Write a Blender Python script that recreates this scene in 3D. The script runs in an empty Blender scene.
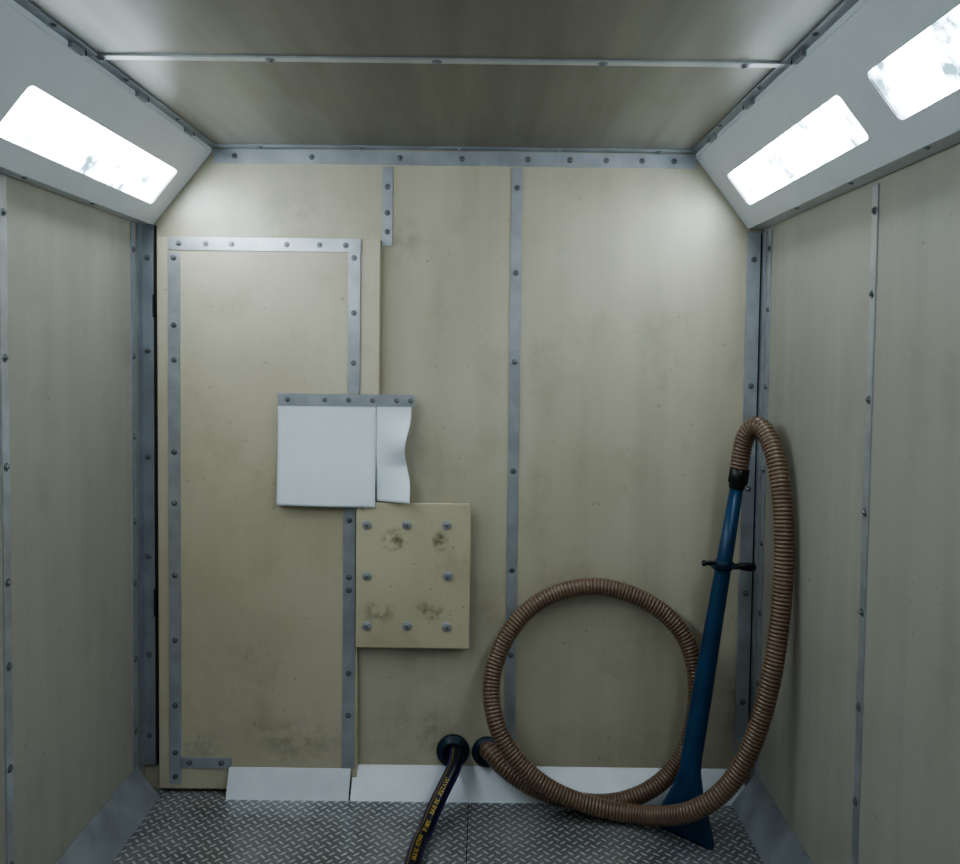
import bpy, bmesh, math, random
from mathutils import Vector, Matrix
random.seed(4)
scene = bpy.context.scene
COL = scene.collection
try:
    scene.view_settings.look = 'AgX - Medium High Contrast'
except Exception:
    pass

# ------------------------------------------------------------------ room size (metres)
D = 3.05          # back wall
YF = -1.2         # wall behind the viewer
XL, XR = -1.23, 0.985
ZC = 2.325
EYE = 1.61

# ------------------------------------------------------------------ camera
F = 850.0
PITCH, ROLL = math.radians(2.5), math.radians(0.7)
SX, SY = -0.0052, -0.0446
cam_d = bpy.data.cameras.new("camera")
cam_d.sensor_width = 36.0
cam_d.lens = F / 960.0 * 36.0
cam_d.shift_x, cam_d.shift_y = SX, SY
cam_d.clip_start = 0.02
cam = bpy.data.objects.new("camera", cam_d)
COL.objects.link(cam)
RM = Matrix.Rotation(math.pi/2 - PITCH, 4, 'X') @ Matrix.Rotation(ROLL, 4, 'Z')
cam.matrix_world = Matrix.Translation((0, 0, EYE)) @ RM
scene.camera = cam

# survey helpers: turn measured sight lines into metre positions on the real planes
def sight(px, py):
    v = Vector(((px-480)/F + SX*960/F, (432-py)/F + SY*960/F, -1))
    return (RM.to_3x3() @ v)
def at_depth(px, py, d):
    r = sight(px, py)
    return Vector((0, 0, EYE)) + r*(d/r.y)

# ------------------------------------------------------------------ materials
def lin(c):
    c /= 255.0
    return c/12.92 if c <= 0.04045 else ((c+0.055)/1.055)**2.4
def rgb(r, g, b): return (lin(r), lin(g), lin(b), 1)

def mat_new(name):
    m = bpy.data.materials.new(name); m.use_nodes = True
    nt = m.node_tree
    return m, nt, nt.nodes["Principled BSDF"]

def plain(name, col, rough=0.5, metal=0.0, var=0.0, spec=0.5, vs=9):
    m, nt, b = mat_new(name)
    b.inputs["Base Color"].default_value = col
    b.inputs["Roughness"].default_value = rough
    b.inputs["Metallic"].default_value = metal
    b.inputs["Specular IOR Level"].default_value = spec
    if var:
        tc = nt.nodes.new("ShaderNodeTexCoord")
        n2 = nt.nodes.new("ShaderNodeTexNoise"); n2.inputs["Scale"].default_value = vs
        n2.inputs["Detail"].default_value = 4
        nt.links.new(tc.outputs["Object"], n2.inputs["Vector"])
        r = nt.nodes.new("ShaderNodeValToRGB")
        r.color_ramp.elements[0].position = 0.3; r.color_ramp.elements[1].position = 0.7
        r.color_ramp.elements[0].color = tuple(c*(1-var) for c in col[:3])+(1,)
        r.color_ramp.elements[1].color = tuple(min(1, c*(1+var)) for c in col[:3])+(1,)
        nt.links.new(n2.outputs["Fac"], r.inputs["Fac"])
        nt.links.new(r.outputs["Color"], b.inputs["Base Color"])
    return m

def panel_mat(name, base, dark, stain, streak=(6, 6, 0.5), rough=0.36, stain_amt=0.5, seed=0.0, st_amt=0.35, speck=0.4, smudges=()):
    m, nt, b = mat_new(name)
    L = nt.links.new
    tc = nt.nodes.new("ShaderNodeTexCoord")
    def mp(sc, loc=0.0):
        k = nt.nodes.new("ShaderNodeMapping"); k.inputs["Scale"].default_value = sc
        k.inputs["Location"].default_value = (loc+seed, loc-seed, loc)
        L(tc.outputs["Object"], k.inputs["Vector"]); return k.outputs["Vector"]
    def noise(vec, sc, det=4, rg=0.55, dist=0.0):
        n = nt.nodes.new("ShaderNodeTexNoise"); n.inputs["Scale"].default_value = sc
        n.inputs["Detail"].default_value = det; n.inputs["Roughness"].default_value = rg
        n.inputs["Distortion"].default_value = dist
        L(vec, n.inputs["Vector"]); return n.outputs["Fac"]
    def ramp(f, a, bb, v0=0.0, v1=1.0):
        r = nt.nodes.new("ShaderNodeMapRange"); r.inputs["From Min"].default_value = a
        r.inputs["From Max"].default_value = bb; r.inputs["To Min"].default_value = v0
        r.inputs["To Max"].default_value = v1; L(f, r.inputs["Value"]); return r.outputs["Result"]
    def mul(a, c):
        k = nt.nodes.new("ShaderNodeMath"); k.operation = 'MULTIPLY'
        L(a, k.inputs[0]); L(c, k.inputs[1]); return k.outputs[0]
    def mix(f, a, c):
        x = nt.nodes.new("ShaderNodeMix"); x.data_type = 'RGBA'
        L(f, x.inputs[0])
        if isinstance(a, tuple): x.inputs[6].default_value = a
        else: L(a, x.inputs[6])
        x.inputs[7].default_value = c
        return x.outputs[2]
    nst = noise(mp(streak), 1.6, 3, 0.5)
    c = mix(ramp(nst, 0.40, 0.72, 0, st_amt), base, dark)
    nbig = noise(mp((1, 1, 0.7), 3.1), 1.5, 4, 0.55)
    c = mix(ramp(nbig, 0.43, 0.76, 0, stain_amt*0.7), c, stain)
    nmed = noise(mp((1, 1, 1), 7.7), 5.0, 5, 0.66)
    c = mix(ramp(nmed, 0.54, 0.80, 0, stain_amt*0.8), c, stain)
    for (cx, cy, cz, r, amt, w) in smudges:
        vd = nt.nodes.new("ShaderNodeVectorMath"); vd.operation = 'SUBTRACT'
        L(tc.outputs["Object"], vd.inputs[0]); vd.inputs[1].default_value = (cx, cy, cz)
        vs = nt.nodes.new("ShaderNodeVectorMath"); vs.operation = 'MULTIPLY'
        L(vd.outputs[0], vs.inputs[0]); vs.inputs[1].default_value = (1/(r*w), 1/r, 1/r)
        vl = nt.nodes.new("ShaderNodeVectorMath"); vl.operation = 'LENGTH'
        L(vs.outputs[0], vl.inputs[0])
        fall = ramp(vl.outputs["Value"], 1.0, 0.2, 0, 1)
        nn = noise(mp((1, 1, 1), cx*9), min(60, 1.6/r), 4, 0.7)
        c = mix(mul(fall, ramp(nn, 0.42, 0.66, 0, amt)), c, tuple(v*0.5 for v in stain[:3])+(1,))
    sp = ramp(noise(mp((1, 1, 1), 1.3), 45, 2, 0.6), 0.69, 0.79, 0, speck)
    c = mix(sp, c, tuple(v*0.35 for v in stain[:3])+(1,))
    L(c, b.inputs["Base Color"])
    L(ramp(nst, 0.3, 0.7, rough-0.05, rough+0.10), b.inputs["Roughness"])
    b.inputs["Specular IOR Level"].default_value = 0.55
    return m

def sm(px, py, r, amt, w=1.0, d=D):
    p = at_depth(px, py, d); return (p.x, d, p.z, r, amt, w)
DFc = D-0.03
M_wall  = panel_mat("rubber_panel_beige", rgb(187,180,160), rgb(158,151,130), rgb(129,118,96), stain_amt=0.5, st_amt=0.42,
                    smudges=[sm(735,700,0.22,0.45,0.6), sm(430,735,0.16,0.4,1.6), sm(400,240,0.10,0.35,1.5), sm(270,215,0.2,0.25,2)])
M_side  = panel_mat("rubber_panel_side", rgb(162,159,148), rgb(144,141,130), rgb(128,120,105), stain_amt=0.4, seed=4.0, rough=0.4, st_amt=0.3)
M_door  = panel_mat("rubber_panel_door", rgb(193,184,162), rgb(179,170,147), rgb(138,122,95), streak=(4,4,0.8), stain_amt=0.5, seed=9.0,
                    smudges=[sm(300,740,0.12,0.4,2,DFc), sm(200,745,0.08,0.5,1,DFc), sm(260,690,0.35,0.25,1,DFc)])
PYc = D-0.03-0.0045-0.016
M_patch = panel_mat("rubber_patch", rgb(194,184,158), rgb(178,167,142), rgb(108,95,74), streak=(5,5,2), stain_amt=0.45, seed=2.0, speck=0.6,
                    smudges=[sm(395,540,0.050,1.0,1.2,PYc), sm(440,541,0.046,1.0,0.8,PYc), sm(378,612,0.055,0.75,1.3,PYc), sm(430,612,0.050,0.8,1.4,PYc)])
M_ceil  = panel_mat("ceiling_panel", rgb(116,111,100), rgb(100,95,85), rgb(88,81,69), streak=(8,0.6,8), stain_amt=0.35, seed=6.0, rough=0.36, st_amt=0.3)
M_alu   = plain("aluminium_strip", rgb(180,183,188), 0.32, 0.6, 0.14, vs=14)
M_aludk = plain("aluminium_post", rgb(156,160,166), 0.36, 0.55, 0.18)
M_scr   = plain("zinc_screw", rgb(130,132,135), 0.35, 0.8)
M_bolt  = plain("zinc_bolt", rgb(165,167,170), 0.4, 0.5)
M_dark  = plain("dark_gap", rgb(38,38,40), 0.8)
M_white = plain("white_skirting", rgb(212,215,220), 0.28, 0.0, 0.06)
M_flap  = plain("white_rubber_flap", rgb(220,226,231), 0.5, 0.0, 0.03)
M_fix   = plain("white_painted_steel", rgb(203,207,211), 0.35, 0.0, 0.03)
M_blue  = plain("blue_painted_steel", rgb(24,60,92), 0.38, 0.1, 0.25)
M_bluedk= plain("dark_blue_flange", rgb(16,38,56), 0.45, 0.1)
M_black = plain("black_plastic", rgb(20,20,22), 0.4)
M_navy  = plain("navy_rubber_hose", rgb(18,17,32), 0.35)
M_yell  = plain("yellow_print", rgb(200,170,70), 0.5)
M_purp  = plain("purple_stripe", rgb(50,36,100), 0.4)

def hose_mat():
    m, nt, b = mat_new("brown_ribbed_hose")
    a = nt.nodes.new("ShaderNodeAttribute"); a.attribute_name = "ridge"
    tc = nt.nodes.new("ShaderNodeTexCoord")
    n = nt.nodes.new("ShaderNodeTexNoise"); n.inputs["Scale"].default_value = 14; n.inputs["Detail"].default_value = 3
    nt.links.new(tc.outputs["Object"], n.inputs["Vector"])
    x = nt.nodes.new("ShaderNodeMix"); x.data_type = 'RGBA'
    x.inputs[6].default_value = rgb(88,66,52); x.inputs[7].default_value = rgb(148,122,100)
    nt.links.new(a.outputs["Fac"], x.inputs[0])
    y = nt.nodes.new("ShaderNodeMix"); y.data_type = 'RGBA'; y.blend_type = 'MULTIPLY'
    y.inputs[0].default_value = 0.5
    nt.links.new(x.outputs[2], y.inputs[6]); nt.links.new(n.outputs["Fac"], y.inputs[7])
    nt.links.new(y.outputs[2], b.inputs["Base Color"])
    b.inputs["Roughness"].default_value = 0.33
    return m
M_hose = hose_mat()

def floor_mat():
    m, nt, b = mat_new("steel_tread_plate")
    L = nt.links.new
    def M(op, a, c=None, d=None):
        k = nt.nodes.new("ShaderNodeMath"); k.operation = op
        for i, v in enumerate((a, c, d)):
            if v is None: continue
            if isinstance(v, (int, float)): k.inputs[i].default_value = v
            else: L(v, k.inputs[i])
        return k.outputs[0]
    tc = nt.nodes.new("ShaderNodeTexCoord")
    mp = nt.nodes.new("ShaderNodeMapping"); mp.inputs["Rotation"].default_value = (0, 0, math.radians(45))
    mp.inputs["Scale"].default_value = (36, 36, 36)
    L(tc.outputs["Object"], mp.inputs["Vector"])
    s = nt.nodes.new("ShaderNodeSeparateXYZ"); L(mp.outputs["Vector"], s.inputs[0])
    u, v = s.outputs[0], s.outputs[1]
    fu = M('SUBTRACT', M('FRACT', u), 0.5); fv = M('SUBTRACT', M('FRACT', v), 0.5)
    par = M('FLOORED_MODULO', M('ADD', M('FLOOR', u), M('FLOOR', v)), 2.0)
    inv = M('SUBTRACT', 1.0, par)
    a = M('ADD', M('MULTIPLY', fu, inv), M('MULTIPLY', fv, par))
    c = M('ADD', M('MULTIPLY', fv, inv), M('MULTIPLY', fu, par))
    d = M('ADD', M('POWER', M('ABSOLUTE', M('DIVIDE', a, 0.46)), 2.0), M('POWER', M('ABSOLUTE', M('DIVIDE', c, 0.15)), 2.0))
    mr = nt.nodes.new("ShaderNodeMapRange"); mr.interpolation_type = 'SMOOTHSTEP'
    mr.inputs["From Min"].default_value = 1.35; mr.inputs["From Max"].default_value = 0.5
    L(d, mr.inputs["Value"])
    mask = mr.outputs["Result"]
    n = nt.nodes.new("ShaderNodeTexNoise"); n.inputs["Scale"].default_value = 5; n.inputs["Detail"].default_value = 5
    L(tc.outputs["Object"], n.inputs["Vector"])
    r = nt.nodes.new("ShaderNodeValToRGB")
    r.color_ramp.elements[0].position = 0.3; r.color_ramp.elements[1].position = 0.72
    r.color_ramp.elements[0].color = rgb(112,112,112); r.color_ramp.elements[1].color = rgb(156,156,157)
    L(n.outputs["Fac"], r.inputs["Fac"])
    x = nt.nodes.new("ShaderNodeMix"); x.data_type = 'RGBA'
    L(mask, x.inputs[0]); L(r.outputs["Color"], x.inputs[6]); x.inputs[7].default_value = rgb(208,209,211)
    L(x.outputs[2], b.inputs["Base Color"])
    b.inputs["Metallic"].default_value = 0.5
    b.inputs["Roughness"].default_value = 0.28
    bp = nt.nodes.new("ShaderNodeBump"); bp.inputs["Strength"].default_value = 1.0
    bp.inputs["Distance"].default_value = 0.003
    L(mask, bp.inputs["Height"]); L(bp.outputs["Normal"], b.inputs["Normal"])
    return m
M_floor = floor_mat()

LIGHT = 23.0
def lens_mat():
    m, nt, b = mat_new("luminous_diffuser")
    tc = nt.nodes.new("ShaderNodeTexCoord")
    n = nt.nodes.new("ShaderNodeTexNoise"); n.inputs["Scale"].default_value = 9; n.inputs["Detail"].default_value = 4
    n.inputs["Roughness"].default_value = 0.6
    nt.links.new(tc.outputs["Object"], n.inputs["Vector"])
    r = nt.nodes.new("ShaderNodeMapRange"); r.inputs["From Min"].default_value = 0.34
    r.inputs["From Max"].default_value = 0.48; r.inputs["To Min"].default_value = 0.035; r.inputs["To Max"].default_value = 1.0
    nt.links.new(n.outputs["Fac"], r.inputs["Value"])
    k = nt.nodes.new("ShaderNodeMath"); k.operation = 'MULTIPLY'; k.inputs[1].default_value = LIGHT
    nt.links.new(r.outputs["Result"], k.inputs[0])
    x = nt.nodes.new("ShaderNodeMix"); x.data_type = 'RGBA'
    nt.links.new(r.outputs["Result"], x.inputs[0])
    x.inputs[6].default_value = (0.42, 0.78, 1.0, 1); x.inputs[7].default_value = (0.83, 0.945, 1.0, 1)
    b.inputs["Base Color"].default_value = (0.6, 0.7, 0.75, 1)
    nt.links.new(x.outputs[2], b.inputs["Emission Color"])
    nt.links.new(k.outputs[0], b.inputs["Emission Strength"])
    return m
M_lens = lens_mat()

# ------------------------------------------------------------------ mesh builder
class MB:
    def __init__(s): s.v=[]; s.f=[]; s.m=[]; s.sm=[]
    def add(s, vs, fs, mi=0, smooth=False):
        o = len(s.v); s.v += [tuple(v) for v in vs]
        for f in fs:
            s.f.append([i+o for i in f]); s.m.append(mi); s.sm.append(smooth)
    def box(s, x0,x1,y0,y1,z0,z1, mi=0):
        x0,x1=min(x0,x1),max(x0,x1); y0,y1=min(y0,y1),max(y0,y1); z0,z1=min(z0,z1),max(z0,z1)
        vs=[(x0,y0,z0),(x1,y0,z0),(x1,y1,z0),(x0,y1,z0),(x0,y0,z1),(x1,y0,z1),(x1,y1,z1),(x0,y1,z1)]
        s.add(vs,[(0,3,2,1),(4,5,6,7),(0,1,5,4),(1,2,6,5),(2,3,7,6),(3,0,4,7)],mi)
    def prism(s, poly, axis, a, b, mi=0):
        n=len(poly); ax=Vector(axis)
        vs=[Vector(p)+ax*a for p in poly]+[Vector(p)+ax*b for p in poly]
        fs=[list(range(n))[::-1], list(range(n,2*n))]+[(i,(i+1)%n,(i+1)%n+n,i+n) for i in range(n)]
        s.add(vs,fs,mi)
    def rev(s, c, axis, prof, seg=20, mi=0, smooth=True):
        c=Vector(c); ax=Vector(axis).normalized()
        t=Vector((0,0,1)) if abs(ax.z)<0.9 else Vector((1,0,0))
        u=ax.cross(t).normalized(); w=ax.cross(u)
        vs=[];fs=[]
        for r,h in prof:
            for i in range(seg):
                a=2*math.pi*i/seg
                vs.append(c+ax*h+(u*math.cos(a)+w*math.sin(a))*r)
        for j in range(len(prof)-1):
            for i in range(seg):
                k=(i+1)%seg
                fs.append((j*seg+i,j*seg+k,(j+1)*seg+k,(j+1)*seg+i))
        fs.append(list(range(seg))[::-1]); fs.append([(len(prof)-1)*seg+i for i in range(seg)])
        s.add(vs,fs,mi,smooth)
    def screw(s, c, axis, mi=1, k=1.0):
        s.rev(c, axis, [(0.0105*k,-0.001),(0.0105*k,0.0012),(0.0095*k,0.0018)], 14, mi, False)
        s.rev(c, axis, [(0.0062*k,0.001),(0.0062*k,0.005*k),(0.004*k,0.0066*k)], 6, mi, False)
    def make(s, name, mats, parent=None, bevel=0):
        me=bpy.data.meshes.new(name); me.from_pydata(s.v,[],s.f)
        for m in mats: me.materials.append(m)
        for p,mi,sm_ in zip(me.polygons,s.m,s.sm):
            p.material_index=mi; p.use_smooth=sm_
        bm=bmesh.new(); bm.from_mesh(me); bmesh.ops.recalc_face_normals(bm, faces=bm.faces); bm.to_mesh(me); bm.free()
        ob=bpy.data.objects.new(name,me); COL.objects.link(ob)
        if parent: ob.parent=parent
        if bevel:
            b=ob.modifiers.new("bevel",'BEVEL'); b.width=bevel; b.segments=2; b.limit_method='ANGLE'; b.angle_limit=math.radians(50)
        return ob
def empty(name):
    e=bpy.data.objects.new(name,None); COL.objects.link(e); e.empty_display_size=0.1; return e
def simple_box(name,x0,x1,y0,y1,z0,z1,mat,parent=None,bevel=0):
    b=MB(); b.box(x0,x1,y0,y1,z0,z1); return b.make(name,[mat],parent,bevel)

# ------------------------------------------------------------------ shell
T=0.08
simple_box("floor", XL-T,XR+T,YF-T,D+T,-T,0,M_floor)
simple_box("ceiling", XL-T,XR+T,YF-T,D+T,ZC,ZC+T,M_ceil)
simple_box("wall_back", XL-T,XR+T,D,D+T,0,ZC,M_wall)
simple_box("wall_front", XL-T,XR+T,YF-T,YF,0,ZC,M_side)
simple_box("wall_left", XL-T,XL,YF,D,0,ZC,M_side)
simple_box("wall_right", XR,XR+T,YF,D,0,ZC,M_side)

trim_n=[0]
def tname():
    trim_n[0]+=1; return "trim_%d"%trim_n[0]

def wall_rect(px0,py0,px1,py1,d=D):
    mx,my=(px0+px1)/2,(py0+py1)/2
    return at_depth(px0,my,d).x, at_depth(px1,my,d).x, at_depth(mx,py1,d).z, at_depth(mx,py0,d).z

def back_strip(px0,py0,px1,py1,scr,name=None,parent=None,base=D,t=0.004,mat=None):
    x0,x1,z0,z1=wall_rect(px0,py0,px1,py1,base)
    b=MB(); b.box(x0,x1,base-t,base,z0,z1)
    vert=(z1-z0)>(x1-x0)
    for q in scr:
        if vert: b.screw(((x0+x1)/2,base-t,at_depth((px0+px1)/2,q,base).z),(0,-1,0))
        else: b.screw((at_depth(q,(py0+py1)/2,base).x,base-t,(z0+z1)/2),(0,-1,0))
    return b.make(name or tname(),[mat or M_alu,M_scr],parent)

XUL,XUR=-0.982,0.740
back_strip(214,152,696,166,[235,312,400,462,528,570,606,642,674])
back_strip(382.5,167,392.5,246,[187,232,213])
back_strip(508,168,518.5,768,[188,273,362,471,570,655])
b=MB(); b.box(XUL,XUR,D-0.05,D-0.004,ZC-0.004,ZC)
for x in (-0.8,-0.45,-0.1,0.25,0.6): b.screw((x,D-0.03,ZC-0.004),(0,0,-1))
b.make(tname(),[M_aludk,M_scr])
for yy in (2.118,1.10,0.09):
    b=MB(); b.box(XUL,XUR,yy-0.014,yy+0.014,ZC-0.005,ZC)
    for px in (98,270,437,603,745): b.screw((max(XUL+0.03,at_depth(px,61,2.118).x),yy,ZC-0.005),(0,0,-1),1,1.2)
    b.make(tname(),[M_alu,M_scr])

# corner posts
zt=2.045
b=MB(); b.box(XL,XL+0.046,D-0.012,D,0.09,zt); b.box(XL,XL+0.006,D-0.05,D-0.012,0.09,zt)
for z in (1.93,1.6,1.22,0.86,0.5,0.2): b.screw((XL+0.024,D-0.012,z),(0,-1,0))
b.box(XL+0.0465,XL+0.053,D-0.006,D-0.001,0.09,zt,2)
for z,h in ((1.72,0.08),(0.64,0.10)): b.box(XL+0.044,XL+0.050,D-0.018,D-0.012,z,z+h,2)
b.make(tname(),[M_aludk,M_scr,M_dark])
b=MB(); b.box(XR-0.058,XR-0.012,D-0.012,D,0.09,zt); b.box(XR-0.006,XR,D-0.05,D,0.09,zt); b.box(XR-0.012,XR-0.006,D-0.004,D,0.09,zt,2)
for z in (1.95,1.5,1.13,0.75,0.35): b.screw((XR-0.034,D-0.012,z),(0,-1,0))
b.make(tname(),[M_alu,M_scr,M_dark])

def side_strip(X, sgn, yc, zs, w=0.032):
    b=MB(); x1=X+sgn*0.004
    b.box(X,x1,yc-w/2,yc+w/2,0.09,zt)
    for z in zs: b.screw((x1,yc,z),(sgn,0,0),1,1.1)
    b.make(tname(),[M_alu,M_scr])
for yc in (2.965,2.17,1.37,0.57,-0.23):
    side_strip(XL,1,yc,[1.95,1.58,1.30,1.0,0.78,0.51,0.25])
    side_strip(XR,-1,yc,[1.98,1.77,1.50,1.21,0.95,0.7,0.45,0.23])

# ------------------------------------------------------------------ sloped skirtings
def skirt_side(name,X,s,h,out):
    b=MB()
    b.prism([(X,0,h),(X+s*0.004,0,h+0.001),(X+s*out,0,0.003),(X+s*(out-0.004),0,0)],(0,1,0),YF,D-0.075)
    b.make(name,[M_aludk])
skirt_side("baseboard_left",XL,1,0.115,0.085)
skirt_side("baseboard_right",XR,-1,0.115,0.085)
b=MB()
def bplate(b,px0,px1,d0):
    xa=at_depth(px0,767,D).x; xb=at_depth(px1,767,D).x
    b.prism([(0,d0,0.096),(0,d0-0.004,0.096),(0,D-0.078,0.0),(0,D-0.074,0.0)],(1,0,0),xa,xb)
bplate(b,232,352,D-0.031); bplate(b,353.5,742,D-0.0)
b.make("baseboard_back",[M_white])

# ------------------------------------------------------------------ light fixtures
def fixture(side, xu, xl, holes, zl, ta, tb):
    root=empty("ceiling_light")
    zu=ZC-0.018
    U=Vector((xu,0,zu)); Lw=Vector((xl,0,zl)); bdir=(Lw-U); Ln=bdir.length; bdir.normalize()
    ydir=Vector((0,1,0)); n=ydir.cross(bdir)
    nin=-n if n.z>0 else n
    cu=bpy.data.curves.new("face",'CURVE'); cu.dimensions='2D'; cu.fill_mode='BOTH'; cu.extrude=0.0015
    def poly(pts):
        sp=cu.splines.new('POLY'); sp.points.add(len(pts)-1)
        for p,q in zip(sp.points,pts): p.co=(q[0],q[1],0,1)
        sp.use_cyclic_u=True
    poly([(YF,0),(D-0.001,0),(D-0.001,Ln),(YF,Ln)])
    t0,t1=ta*Ln,tb*Ln
    def rr(y0,y1,r=0.016):
        pts=[]
        for cx,cy,a0 in ((y1-r,t1-r,0),(y0+r,t1-r,90),(y0+r,t0+r,180),(y1-r,t0+r,270)):
            for k in range(7):
                a=math.radians(a0+90*k/6); pts.append((cx+r*math.cos(a),cy+r*math.sin(a)))
        return pts
    for y0,y1 in holes: poly(rr(y0,y1))
    tmp=bpy.data.objects.new("tmp",cu); COL.objects.link(tmp)
    bpy.context.view_layer.update()
    me=bpy.data.meshes.new_from_object(tmp.evaluated_get(bpy.context.evaluated_depsgraph_get()))
    bpy.data.objects.remove(tmp)
    Mx=Matrix(((ydir.x,bdir.x,n.x,U.x),(ydir.y,bdir.y,n.y,U.y),(ydir.z,bdir.z,n.z,U.z),(0,0,0,1)))
    me.transform(Mx); me.materials.clear(); me.materials.append(M_fix)
    ob=bpy.data.objects.new("face_plate",me); COL.objects.link(ob); ob.parent=root
    b=MB()
    for y0,y1 in holes:
        pts=[U+ydir*p[0]+bdir*p[1] for p in rr(y0,y1)]
        b.prism([p-nin*0.008 for p in pts],-nin,0,0.006,0)
    b.make("diffuser",[M_lens],root)
    b=MB()
    for y0,y1 in holes:
        pts=rr(y0,y1); n_=len(pts)
        vs=[U+ydir*p[0]+bdir*p[1]+nin*0.0022 for p in pts]+[U+ydir*p[0]+bdir*p[1]-nin*0.016 for p in pts]
        b.add(vs,[(i,(i+1)%n_,(i+1)%n_+n_,i+n_) for i in range(n_)],0,True)
    b.make("lens_reveal",[M_fix],root)
    b=MB()
    b.box(xu-side*0.002,xu+side*0.004,YF,D-0.001,zu-0.002,ZC)
    wx=XL if side<0 else XR
    b.box(xl,wx,YF,D-0.001,zl-0.003,zl+0.001)
    b.box(xu-side*0.03,xu,YF,D-0.052,ZC-0.004,ZC,1)
    y=D-0.25
    while y>YF+0.1:
        b.box(xu-side*0.012,xu-side*0.001,y-0.03,y+0.03,ZC-0.017,ZC-0.004,1)
        b.box(xu-side*0.014,xu-side*0.0125,y+0.032,y+0.037,ZC-0.016,ZC-0.004,2)
        b.screw((xu-side*0.02,y-0.13,ZC-0.004),(0,0,-1),3,0.8)
        b.screw((xl+side*0.010,y-0.2,zl-0.003),(0,0,-1),3,0.7)
        y-=0.38
    b.make("mounting_angle",[M_fix,M_aludk,M_dark,M_scr],root)
    return root
fixture(-1,XUL,-1.188,[(1.985,2.925),(0.94,1.80),(-0.1,0.76)],2.05,0.36,0.80)
fixture(1,XUR,0.93,[(1.995,2.90),(0.98,1.85),(-0.07,0.80)],2.062,0.365,0.775)

# ------------------------------------------------------------------ door
door=empty("door_1")
DT=0.030; DF=D-DT
x0,x1,z0,z1=wall_rect(158,238,378,792,DF)
xm=wall_rect(158,238,358,792,DF)[1]
xd1=x1
zsplit=at_depth(370,508,DF).z
b=MB(); b.box(x0,xm,DF,D-0.001,0.012,z1); b.make("leaf",[M_door],door,0.003)
b=MB(); b.box(xm+0.001,x1,DF+0.002,D-0.001,zsplit,z1); b.make("edge_strip",[M_door],door,0.003)
back_strip(168,238,361,251,[179,206,232,287,320,346],"top_strap",door,DF)
back_strip(169,252,181,783,[258,325,360,452,503,575,640,705,752,776],"hinge_strap",door,DF)
back_strip(348,252,360,393,[258,313,363],"latch_strap_upper",door,DF)
back_strip(343,506,355,768,[520,577,590,673,715],"latch_strap_lower",door,DF)
back_strip(181,757,232,768,[190,222],"bottom_strap",door,DF)

# ------------------------------------------------------------------ flap cover
fl=empty("rubber_flap_cover")
FY=DF-0.006
x0,x1,z0,z1=wall_rect(278,394,415,406,FY)
b=MB(); b.box(x0,x1,FY-0.006,FY-0.001,z0,z1)
for px in (288,325,349,373,397,411):
    b.screw((at_depth(px,400,FY).x,FY-0.006,(z0+z1)/2),(0,-1,0),1,0.9)
b.make("clamp_strap",[M_alu,M_scr],fl)
def flap(name,fn,nu=24,nv=40,th=0.003):
    me=bpy.data.meshes.new(name)
    vs=[fn(i/nu,j/nv) for j in range(nv+1) for i in range(nu+1)]
    fs=[(j*(nu+1)+i,j*(nu+1)+i+1,(j+1)*(nu+1)+i+1,(j+1)*(nu+1)+i) for j in range(nv) for i in range(nu)]
    me.from_pydata(vs,[],fs); me.materials.append(M_flap)
    for p in me.polygons: p.use_smooth=True
    ob=bpy.data.objects.new(name,me); COL.objects.link(ob); ob.parent=fl
    m=ob.modifiers.new("s",'SOLIDIFY'); m.thickness=th; m.offset=0
    return ob
ax0,ax1,az0,az1=wall_rect(278,405,376,505,FY)
def f1(u,v):
    return (ax0+(ax1-ax0)*u, FY-0.003-0.014*v*v-0.006*math.sin(math.pi*u)*v+0.003*math.sin(5*v), az1+0.006+(az0-az1-0.006)*v-0.004*u*v)
flap("flap_wide",f1)
bx0,bx1,bz0,bz1=wall_rect(376.5,405,411,501,FY)
def f2(u,v):
    q=max(0,(v-0.08)/0.92)
    yo=-0.003-0.030*math.sin(math.pi*min(1,q*1.5))**2*u-0.045*u*max(0,q-0.6)/0.4
    xo=bx0+(bx1-bx0)*u*(1.0-0.17*math.sin(math.pi*min(1,max(0,(v-0.12))/0.75))**2)
    return (xo, FY+yo, bz1+0.004+(bz0-bz1-0.004)*v)
flap("flap_narrow",f2)

# ------------------------------------------------------------------ square access panel
ap=empty("access_panel")
PY=DF-0.0045
x0,x1,z0,z1=wall_rect(356,503,470,648,PY-0.012)
b=MB(); b.box(x0,x1,PY-0.016,PY,z0,z1); b.make("plate",[M_patch],ap,0.003)
b=MB(); b.box(xd1+0.006,x1-0.03,PY,D-0.001,z0+0.02,z1-0.02); b.make("packing_frame",[M_door],ap)
b=MB()
for px,py in ((367,525),(407,525),(447,525),(367,576),(448,576),(367,626),(407,626),(447,627)):
    p=at_depth(px,py,PY-0.016)
    b.rev((p.x,PY-0.0165,p.z),(0,-1,0),[(0.0165,0),(0.0165,0.0018),(0.0155,0.0026)],24,0,False)
    b.rev((p.x,PY-0.0165,p.z),(0,-1,0),[(0.0105,0.002),(0.0105,0.009),(0.009,0.0095)],6,1,False)
    b.rev((p.x,PY-0.0165,p.z),(0,-1,0),[(0.0045,0.009),(0.0045,0.014),(0.003,0.0145)],10,2,False)
b.make("bolts",[M_alu,M_bolt,M_scr],ap)

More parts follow.
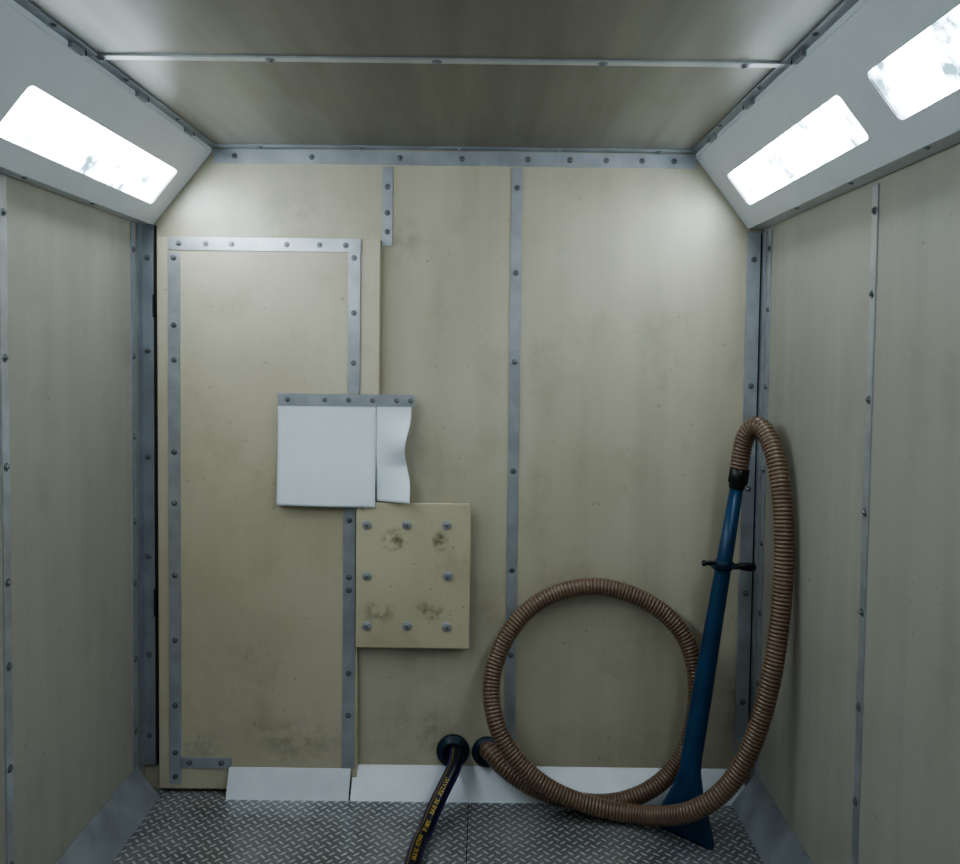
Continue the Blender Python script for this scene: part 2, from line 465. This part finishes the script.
# ------------------------------------------------------------------ sweep along a path
def catmull(P,step):
    pts=[]
    Q=[P[0]*2-P[1]]+P+[P[-1]*2-P[-2]]
    for i in range(1,len(Q)-2):
        p0,p1,p2,p3=Q[i-1:i+3]
        for k in range(24):
            t=k/24
            pts.append(0.5*((2*p1)+(p2-p0)*t+(2*p0-5*p1+4*p2-p3)*t*t+(3*p1-p0-3*p2+p3)*t**3))
    pts.append(P[-1])
    for _ in range(60):
        pts=[pts[0]]+[(pts[i-1]+pts[i]*2+pts[i+1])/4 for i in range(1,len(pts)-1)]+[pts[-1]]
    out=[pts[0]]; acc=0
    for a,b_ in zip(pts,pts[1:]):
        l=(b_-a).length
        if l<1e-9: continue
        pos=step-acc
        while pos<=l:
            out.append(a.lerp(b_,pos/l)); pos+=step
        acc=l-(pos-step)
    return out
def frames(pts):
    T=[(pts[min(i+1,len(pts)-1)]-pts[max(i-1,0)]).normalized() for i in range(len(pts))]
    u=T[0].cross(Vector((0,0,1)))
    if u.length<0.1: u=T[0].cross(Vector((1,0,0)))
    u.normalize(); fr=[]
    for t in T:
        u=(u-t*u.dot(t)).normalized(); fr.append((t,u,t.cross(u)))
    return fr
def sweep(name,pts,rf,seg,mat,parent,ridge=None):
    fr=frames(pts); vs=[];at=[]
    for i,(p,(t,u,w)) in enumerate(zip(pts,fr)):
        r=rf(i)
        for k in range(seg):
            a=2*math.pi*k/seg; vs.append(p+(u*math.cos(a)+w*math.sin(a))*r)
            at.append(ridge(i) if ridge else 1)
    n=len(pts)
    fs=[(i*seg+k,i*seg+(k+1)%seg,(i+1)*seg+(k+1)%seg,(i+1)*seg+k) for i in range(n-1) for k in range(seg)]
    fs.append(list(range(seg))[::-1]); fs.append([(n-1)*seg+k for k in range(seg)])
    me=bpy.data.meshes.new(name); me.from_pydata(vs,[],fs); me.materials.append(mat)
    for p in me.polygons: p.use_smooth=True
    if ridge:
        A=me.attributes.new("ridge",'FLOAT','POINT'); A.data.foreach_set("value",at)
    ob=bpy.data.objects.new(name,me); COL.objects.link(ob); ob.parent=parent
    return ob,fr

# ------------------------------------------------------------------ vacuum hose with wand
vh=empty("vacuum_hose")
hp=[(487,750,3.035),(490,752,3.00),(503,767,2.965),(530,786,2.945),(570,800,2.935),(612,803,2.93),(652,789,2.93),(682,758,2.935),
    (695,715,2.94),(696,672,2.955),(682,632,2.975),(650,603,2.99),(606,587,3.0),(565,590,3.0),(527,610,2.985),(502,645,2.97),
    (491,685,2.94),(497,727,2.90),(518,762,2.88),(550,789,2.865),(592,806,2.86),(640,815,2.83),(688,813,2.69),(727,788,2.64),(753,742,2.62),
    (771,680,2.61),(781,610,2.62),(784,540,2.64),(780,480,2.68),(771,443,2.74),(758,425,2.80),(745,437,2.84),(739,468,2.86)]
P=[at_depth(*q) for q in hp]
RP=0.0125; ST=0.00208
pts=catmull(P,ST)
def hr(i):
    ph=(i*ST/RP)%1.0
    return 0.0288+0.0030*(0.5-0.5*math.cos(2*math.pi*ph))**0.6
def hg(i):
    ph=(i*ST/RP)%1.0
    return (0.5-0.5*math.cos(2*math.pi*ph))
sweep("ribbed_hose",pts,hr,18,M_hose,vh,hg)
def flange(px,py,R,parent,name):
    c=at_depth(px,py,D)
    b=MB()
    b.rev((c.x,D-0.0005,c.z),(0,-1,0),[(R,0),(R,0.010),(R*0.95,0.014),(R*0.78,0.016),(R*0.72,0.03),(R*0.6,0.032),(R*0.5,0.020)],36,0)
    return b.make(name,[M_bluedk],parent)
flange(487,751,0.055,vh,"port_flange")

def loft(name,secs,mat,parent,seg=28):
    vs=[];n=len(secs)
    for c,u,w,ru,rw,e in secs:
        for k in range(seg):
            a=2*math.pi*k/seg; ca,sa=math.cos(a),math.sin(a)
            vs.append(c+u*(math.copysign(abs(ca)**e,ca)*ru)+w*(math.copysign(abs(sa)**e,sa)*rw))
    fs=[(i*seg+k,i*seg+(k+1)%seg,(i+1)*seg+(k+1)%seg,(i+1)*seg+k) for i in range(n-1) for k in range(seg)]
    fs.append(list(range(seg))[::-1]); fs.append([(n-1)*seg+k for k in range(seg)])
    me=bpy.data.meshes.new(name); me.from_pydata(vs,[],fs); me.materials.append(mat)
    for p in me.polygons: p.use_smooth=len(p.vertices)==4
    ob=bpy.data.objects.new(name,me); COL.objects.link(ob); ob.parent=parent; return ob
tA=at_depth(739,474,2.862); tB=at_depth(692,754,2.815)
axis=(tB-tA).normalized()
br=at_depth(713,850,2.70); br=Vector((br.x,br.y,0.0))
bl=at_depth(655,822,2.85); bl=Vector((bl.x,bl.y,0.0))
eu=(br-bl).normalized(); tip=(br+bl)/2
u0=(eu-axis*eu.dot(axis)).normalized(); w0=axis.cross(u0)
def S(c,ru,rw,e=1.0,uu=u0,ww=w0): return (c,uu,ww,ru,rw,e)
secs=[]
for t,r in ((0.045,0.022),(0.3,0.026),(0.55,0.029),(0.8,0.034),(0.95,0.035),(1.0,0.035)):
    c=tA.lerp(tB,t); secs.append(S(c,r,r))
w1=(tip-tB).normalized().cross(eu).normalized()
if w1.dot(w0)<0: w1=-w1
HW=(br-bl).length/2
for t,ru,rw,e in ((0.2,0.036,0.034,0.95),(0.45,0.055,0.028,0.8),(0.7,0.084,0.020,0.6),(0.88,HW*0.95,0.014,0.4),(0.97,HW,0.012,0.3)):
    c=tB.lerp(tip,t); c=c+Vector((0,0,0.004*t))
    secs.append(S(c,ru,rw,e,(u0.lerp(eu,t)).normalized(),(w0.lerp(w1,t)).normalized()))
wn=Vector((-eu.y,eu.x,0))
if wn.dot(w1)<0: wn=-wn
secs.append(S(tip+Vector((0,0,0.001)),HW,0.012,0.3,eu,wn))
loft("wand_nozzle",secs,M_blue,vh)
b=MB()
b.rev(tA-axis*0.02,axis,[(0.030,0),(0.033,0.003),(0.033,0.05),(0.028,0.055),(0.027,0.068),(0.022,0.072)],26,0)
c=tA.lerp(tB,0.325)
hdir=Vector((1,0.12,-0.10)).normalized()
b.rev(c-axis*0.012,axis,[(0.030,0),(0.031,0.002),(0.031,0.022),(0.030,0.024)],26,1)
b.rev(c-hdir*0.075,hdir,[(0.004,0),(0.010,0.001),(0.010,0.010),(0.005,0.011),(0.005,0.075)],12,0)
b.rev(c+hdir*0.02,hdir,[(0.012,0),(0.014,0.002),(0.014,0.012),(0.008,0.014),(0.009,0.03),(0.0125,0.04),(0.0145,0.06),(0.0145,0.084),(0.009,0.092),(0.002,0.093)],16,0)
b.box(c.x-0.045,c.x+0.035,c.y-0.045,c.y+0.04,c.z-0.004,c.z+0.004,1)
b.make("cuff_and_handle",[M_black,M_bluedk],vh)

# ------------------------------------------------------------------ navy water hose
wh=empty("water_hose")
flange(453,750,0.060,wh,"port_flange")
wp=[at_depth(453,749,3.04),at_depth(456,754,3.0),at_depth(454,768,2.93),at_depth(443,790,2.86),at_depth(432,814,2.79),at_depth(424,840,2.72)]
p=at_depth(418,866,2.66); wp.append(Vector((p.x,p.y,0.03)))
wp+= [Vector((-0.215,2.45,0.028)),Vector((-0.24,2.0,0.028)),Vector((-0.40,1.3,0.028)),Vector((-0.7,0.4,0.028)),Vector((-0.75,-0.5,0.028)),Vector((-0.72,-1.0,0.028))]
for v in wp: v.z=max(v.z,0.028)
wpts=catmull(wp,0.006)
WR=0.026
_,wfr=sweep("rubber_hose",wpts,lambda i:WR,24,M_navy,wh)
def wrap(name,verts2d,faces,s0,mat,up_off=0.0,scale=1.0,dr=0.0006):
    out=[]
    for x,y in verts2d:
        s=(s0+x*scale)/0.006; i=max(0,min(len(wpts)-2,int(s))); f=s-i
        p=wpts[i].lerp(wpts[i+1],min(max(f,0),1)); t,u,w=wfr[i]
        top=Vector((0.25,-0.35,0.9)); top=(top-t*top.dot(t)).normalized(); sd=t.cross(top)
        a=(y*scale+up_off)/WR
        out.append(p+(top*math.cos(a)+sd*math.sin(a))*(WR+dr))
    me=bpy.data.meshes.new(name); me.from_pydata(out,[],faces); me.materials.append(mat)
    ob=bpy.data.objects.new(name,me); COL.objects.link(ob); ob.parent=wh
tx=bpy.data.curves.new("t",'FONT'); tx.body="WATER  20 BAR    300 PSI    "*3; tx.size=1.0
to=bpy.data.objects.new("t",tx); COL.objects.link(to); bpy.context.view_layer.update()
tm=bpy.data.meshes.new_from_object(to.evaluated_get(bpy.context.evaluated_depsgraph_get())); bpy.data.objects.remove(to)
wrap("lettering",[(v.co.x,v.co.y) for v in tm.vertices],[tuple(p.vertices) for p in tm.polygons],0.17,M_yell,-0.006,0.020)
for off,mt,nm in ((0.017,M_yell,"stripe_yellow"),(0.026,M_purp,"stripe_purple"),(-0.024,M_purp,"stripe_purple_low")):
    N=400; v2=[];ff=[]
    for i in range(N+1):
        x=0.04+i*(3.6/N); v2+=[(x,-0.0007 if mt is M_yell else -0.004),(x,0.0007 if mt is M_yell else 0.004)]
        if i<N: ff.append((2*i,2*i+2,2*i+3,2*i+1))
    wrap(nm,v2,ff,0.0,mt,off,1.0,0.0004)

# floor plate joint
simple_box("trim_floor_joint",-0.0425,-0.0395,YF,D-0.08,0.0002,0.0012,M_dark)

# ------------------------------------------------------------------ world
w=bpy.data.worlds.new("world"); scene.world=w; w.use_nodes=True
w.node_tree.nodes["Background"].inputs[0].default_value=(0.5,0.55,0.6,1)
w.node_tree.nodes["Background"].inputs[1].default_value=0.05
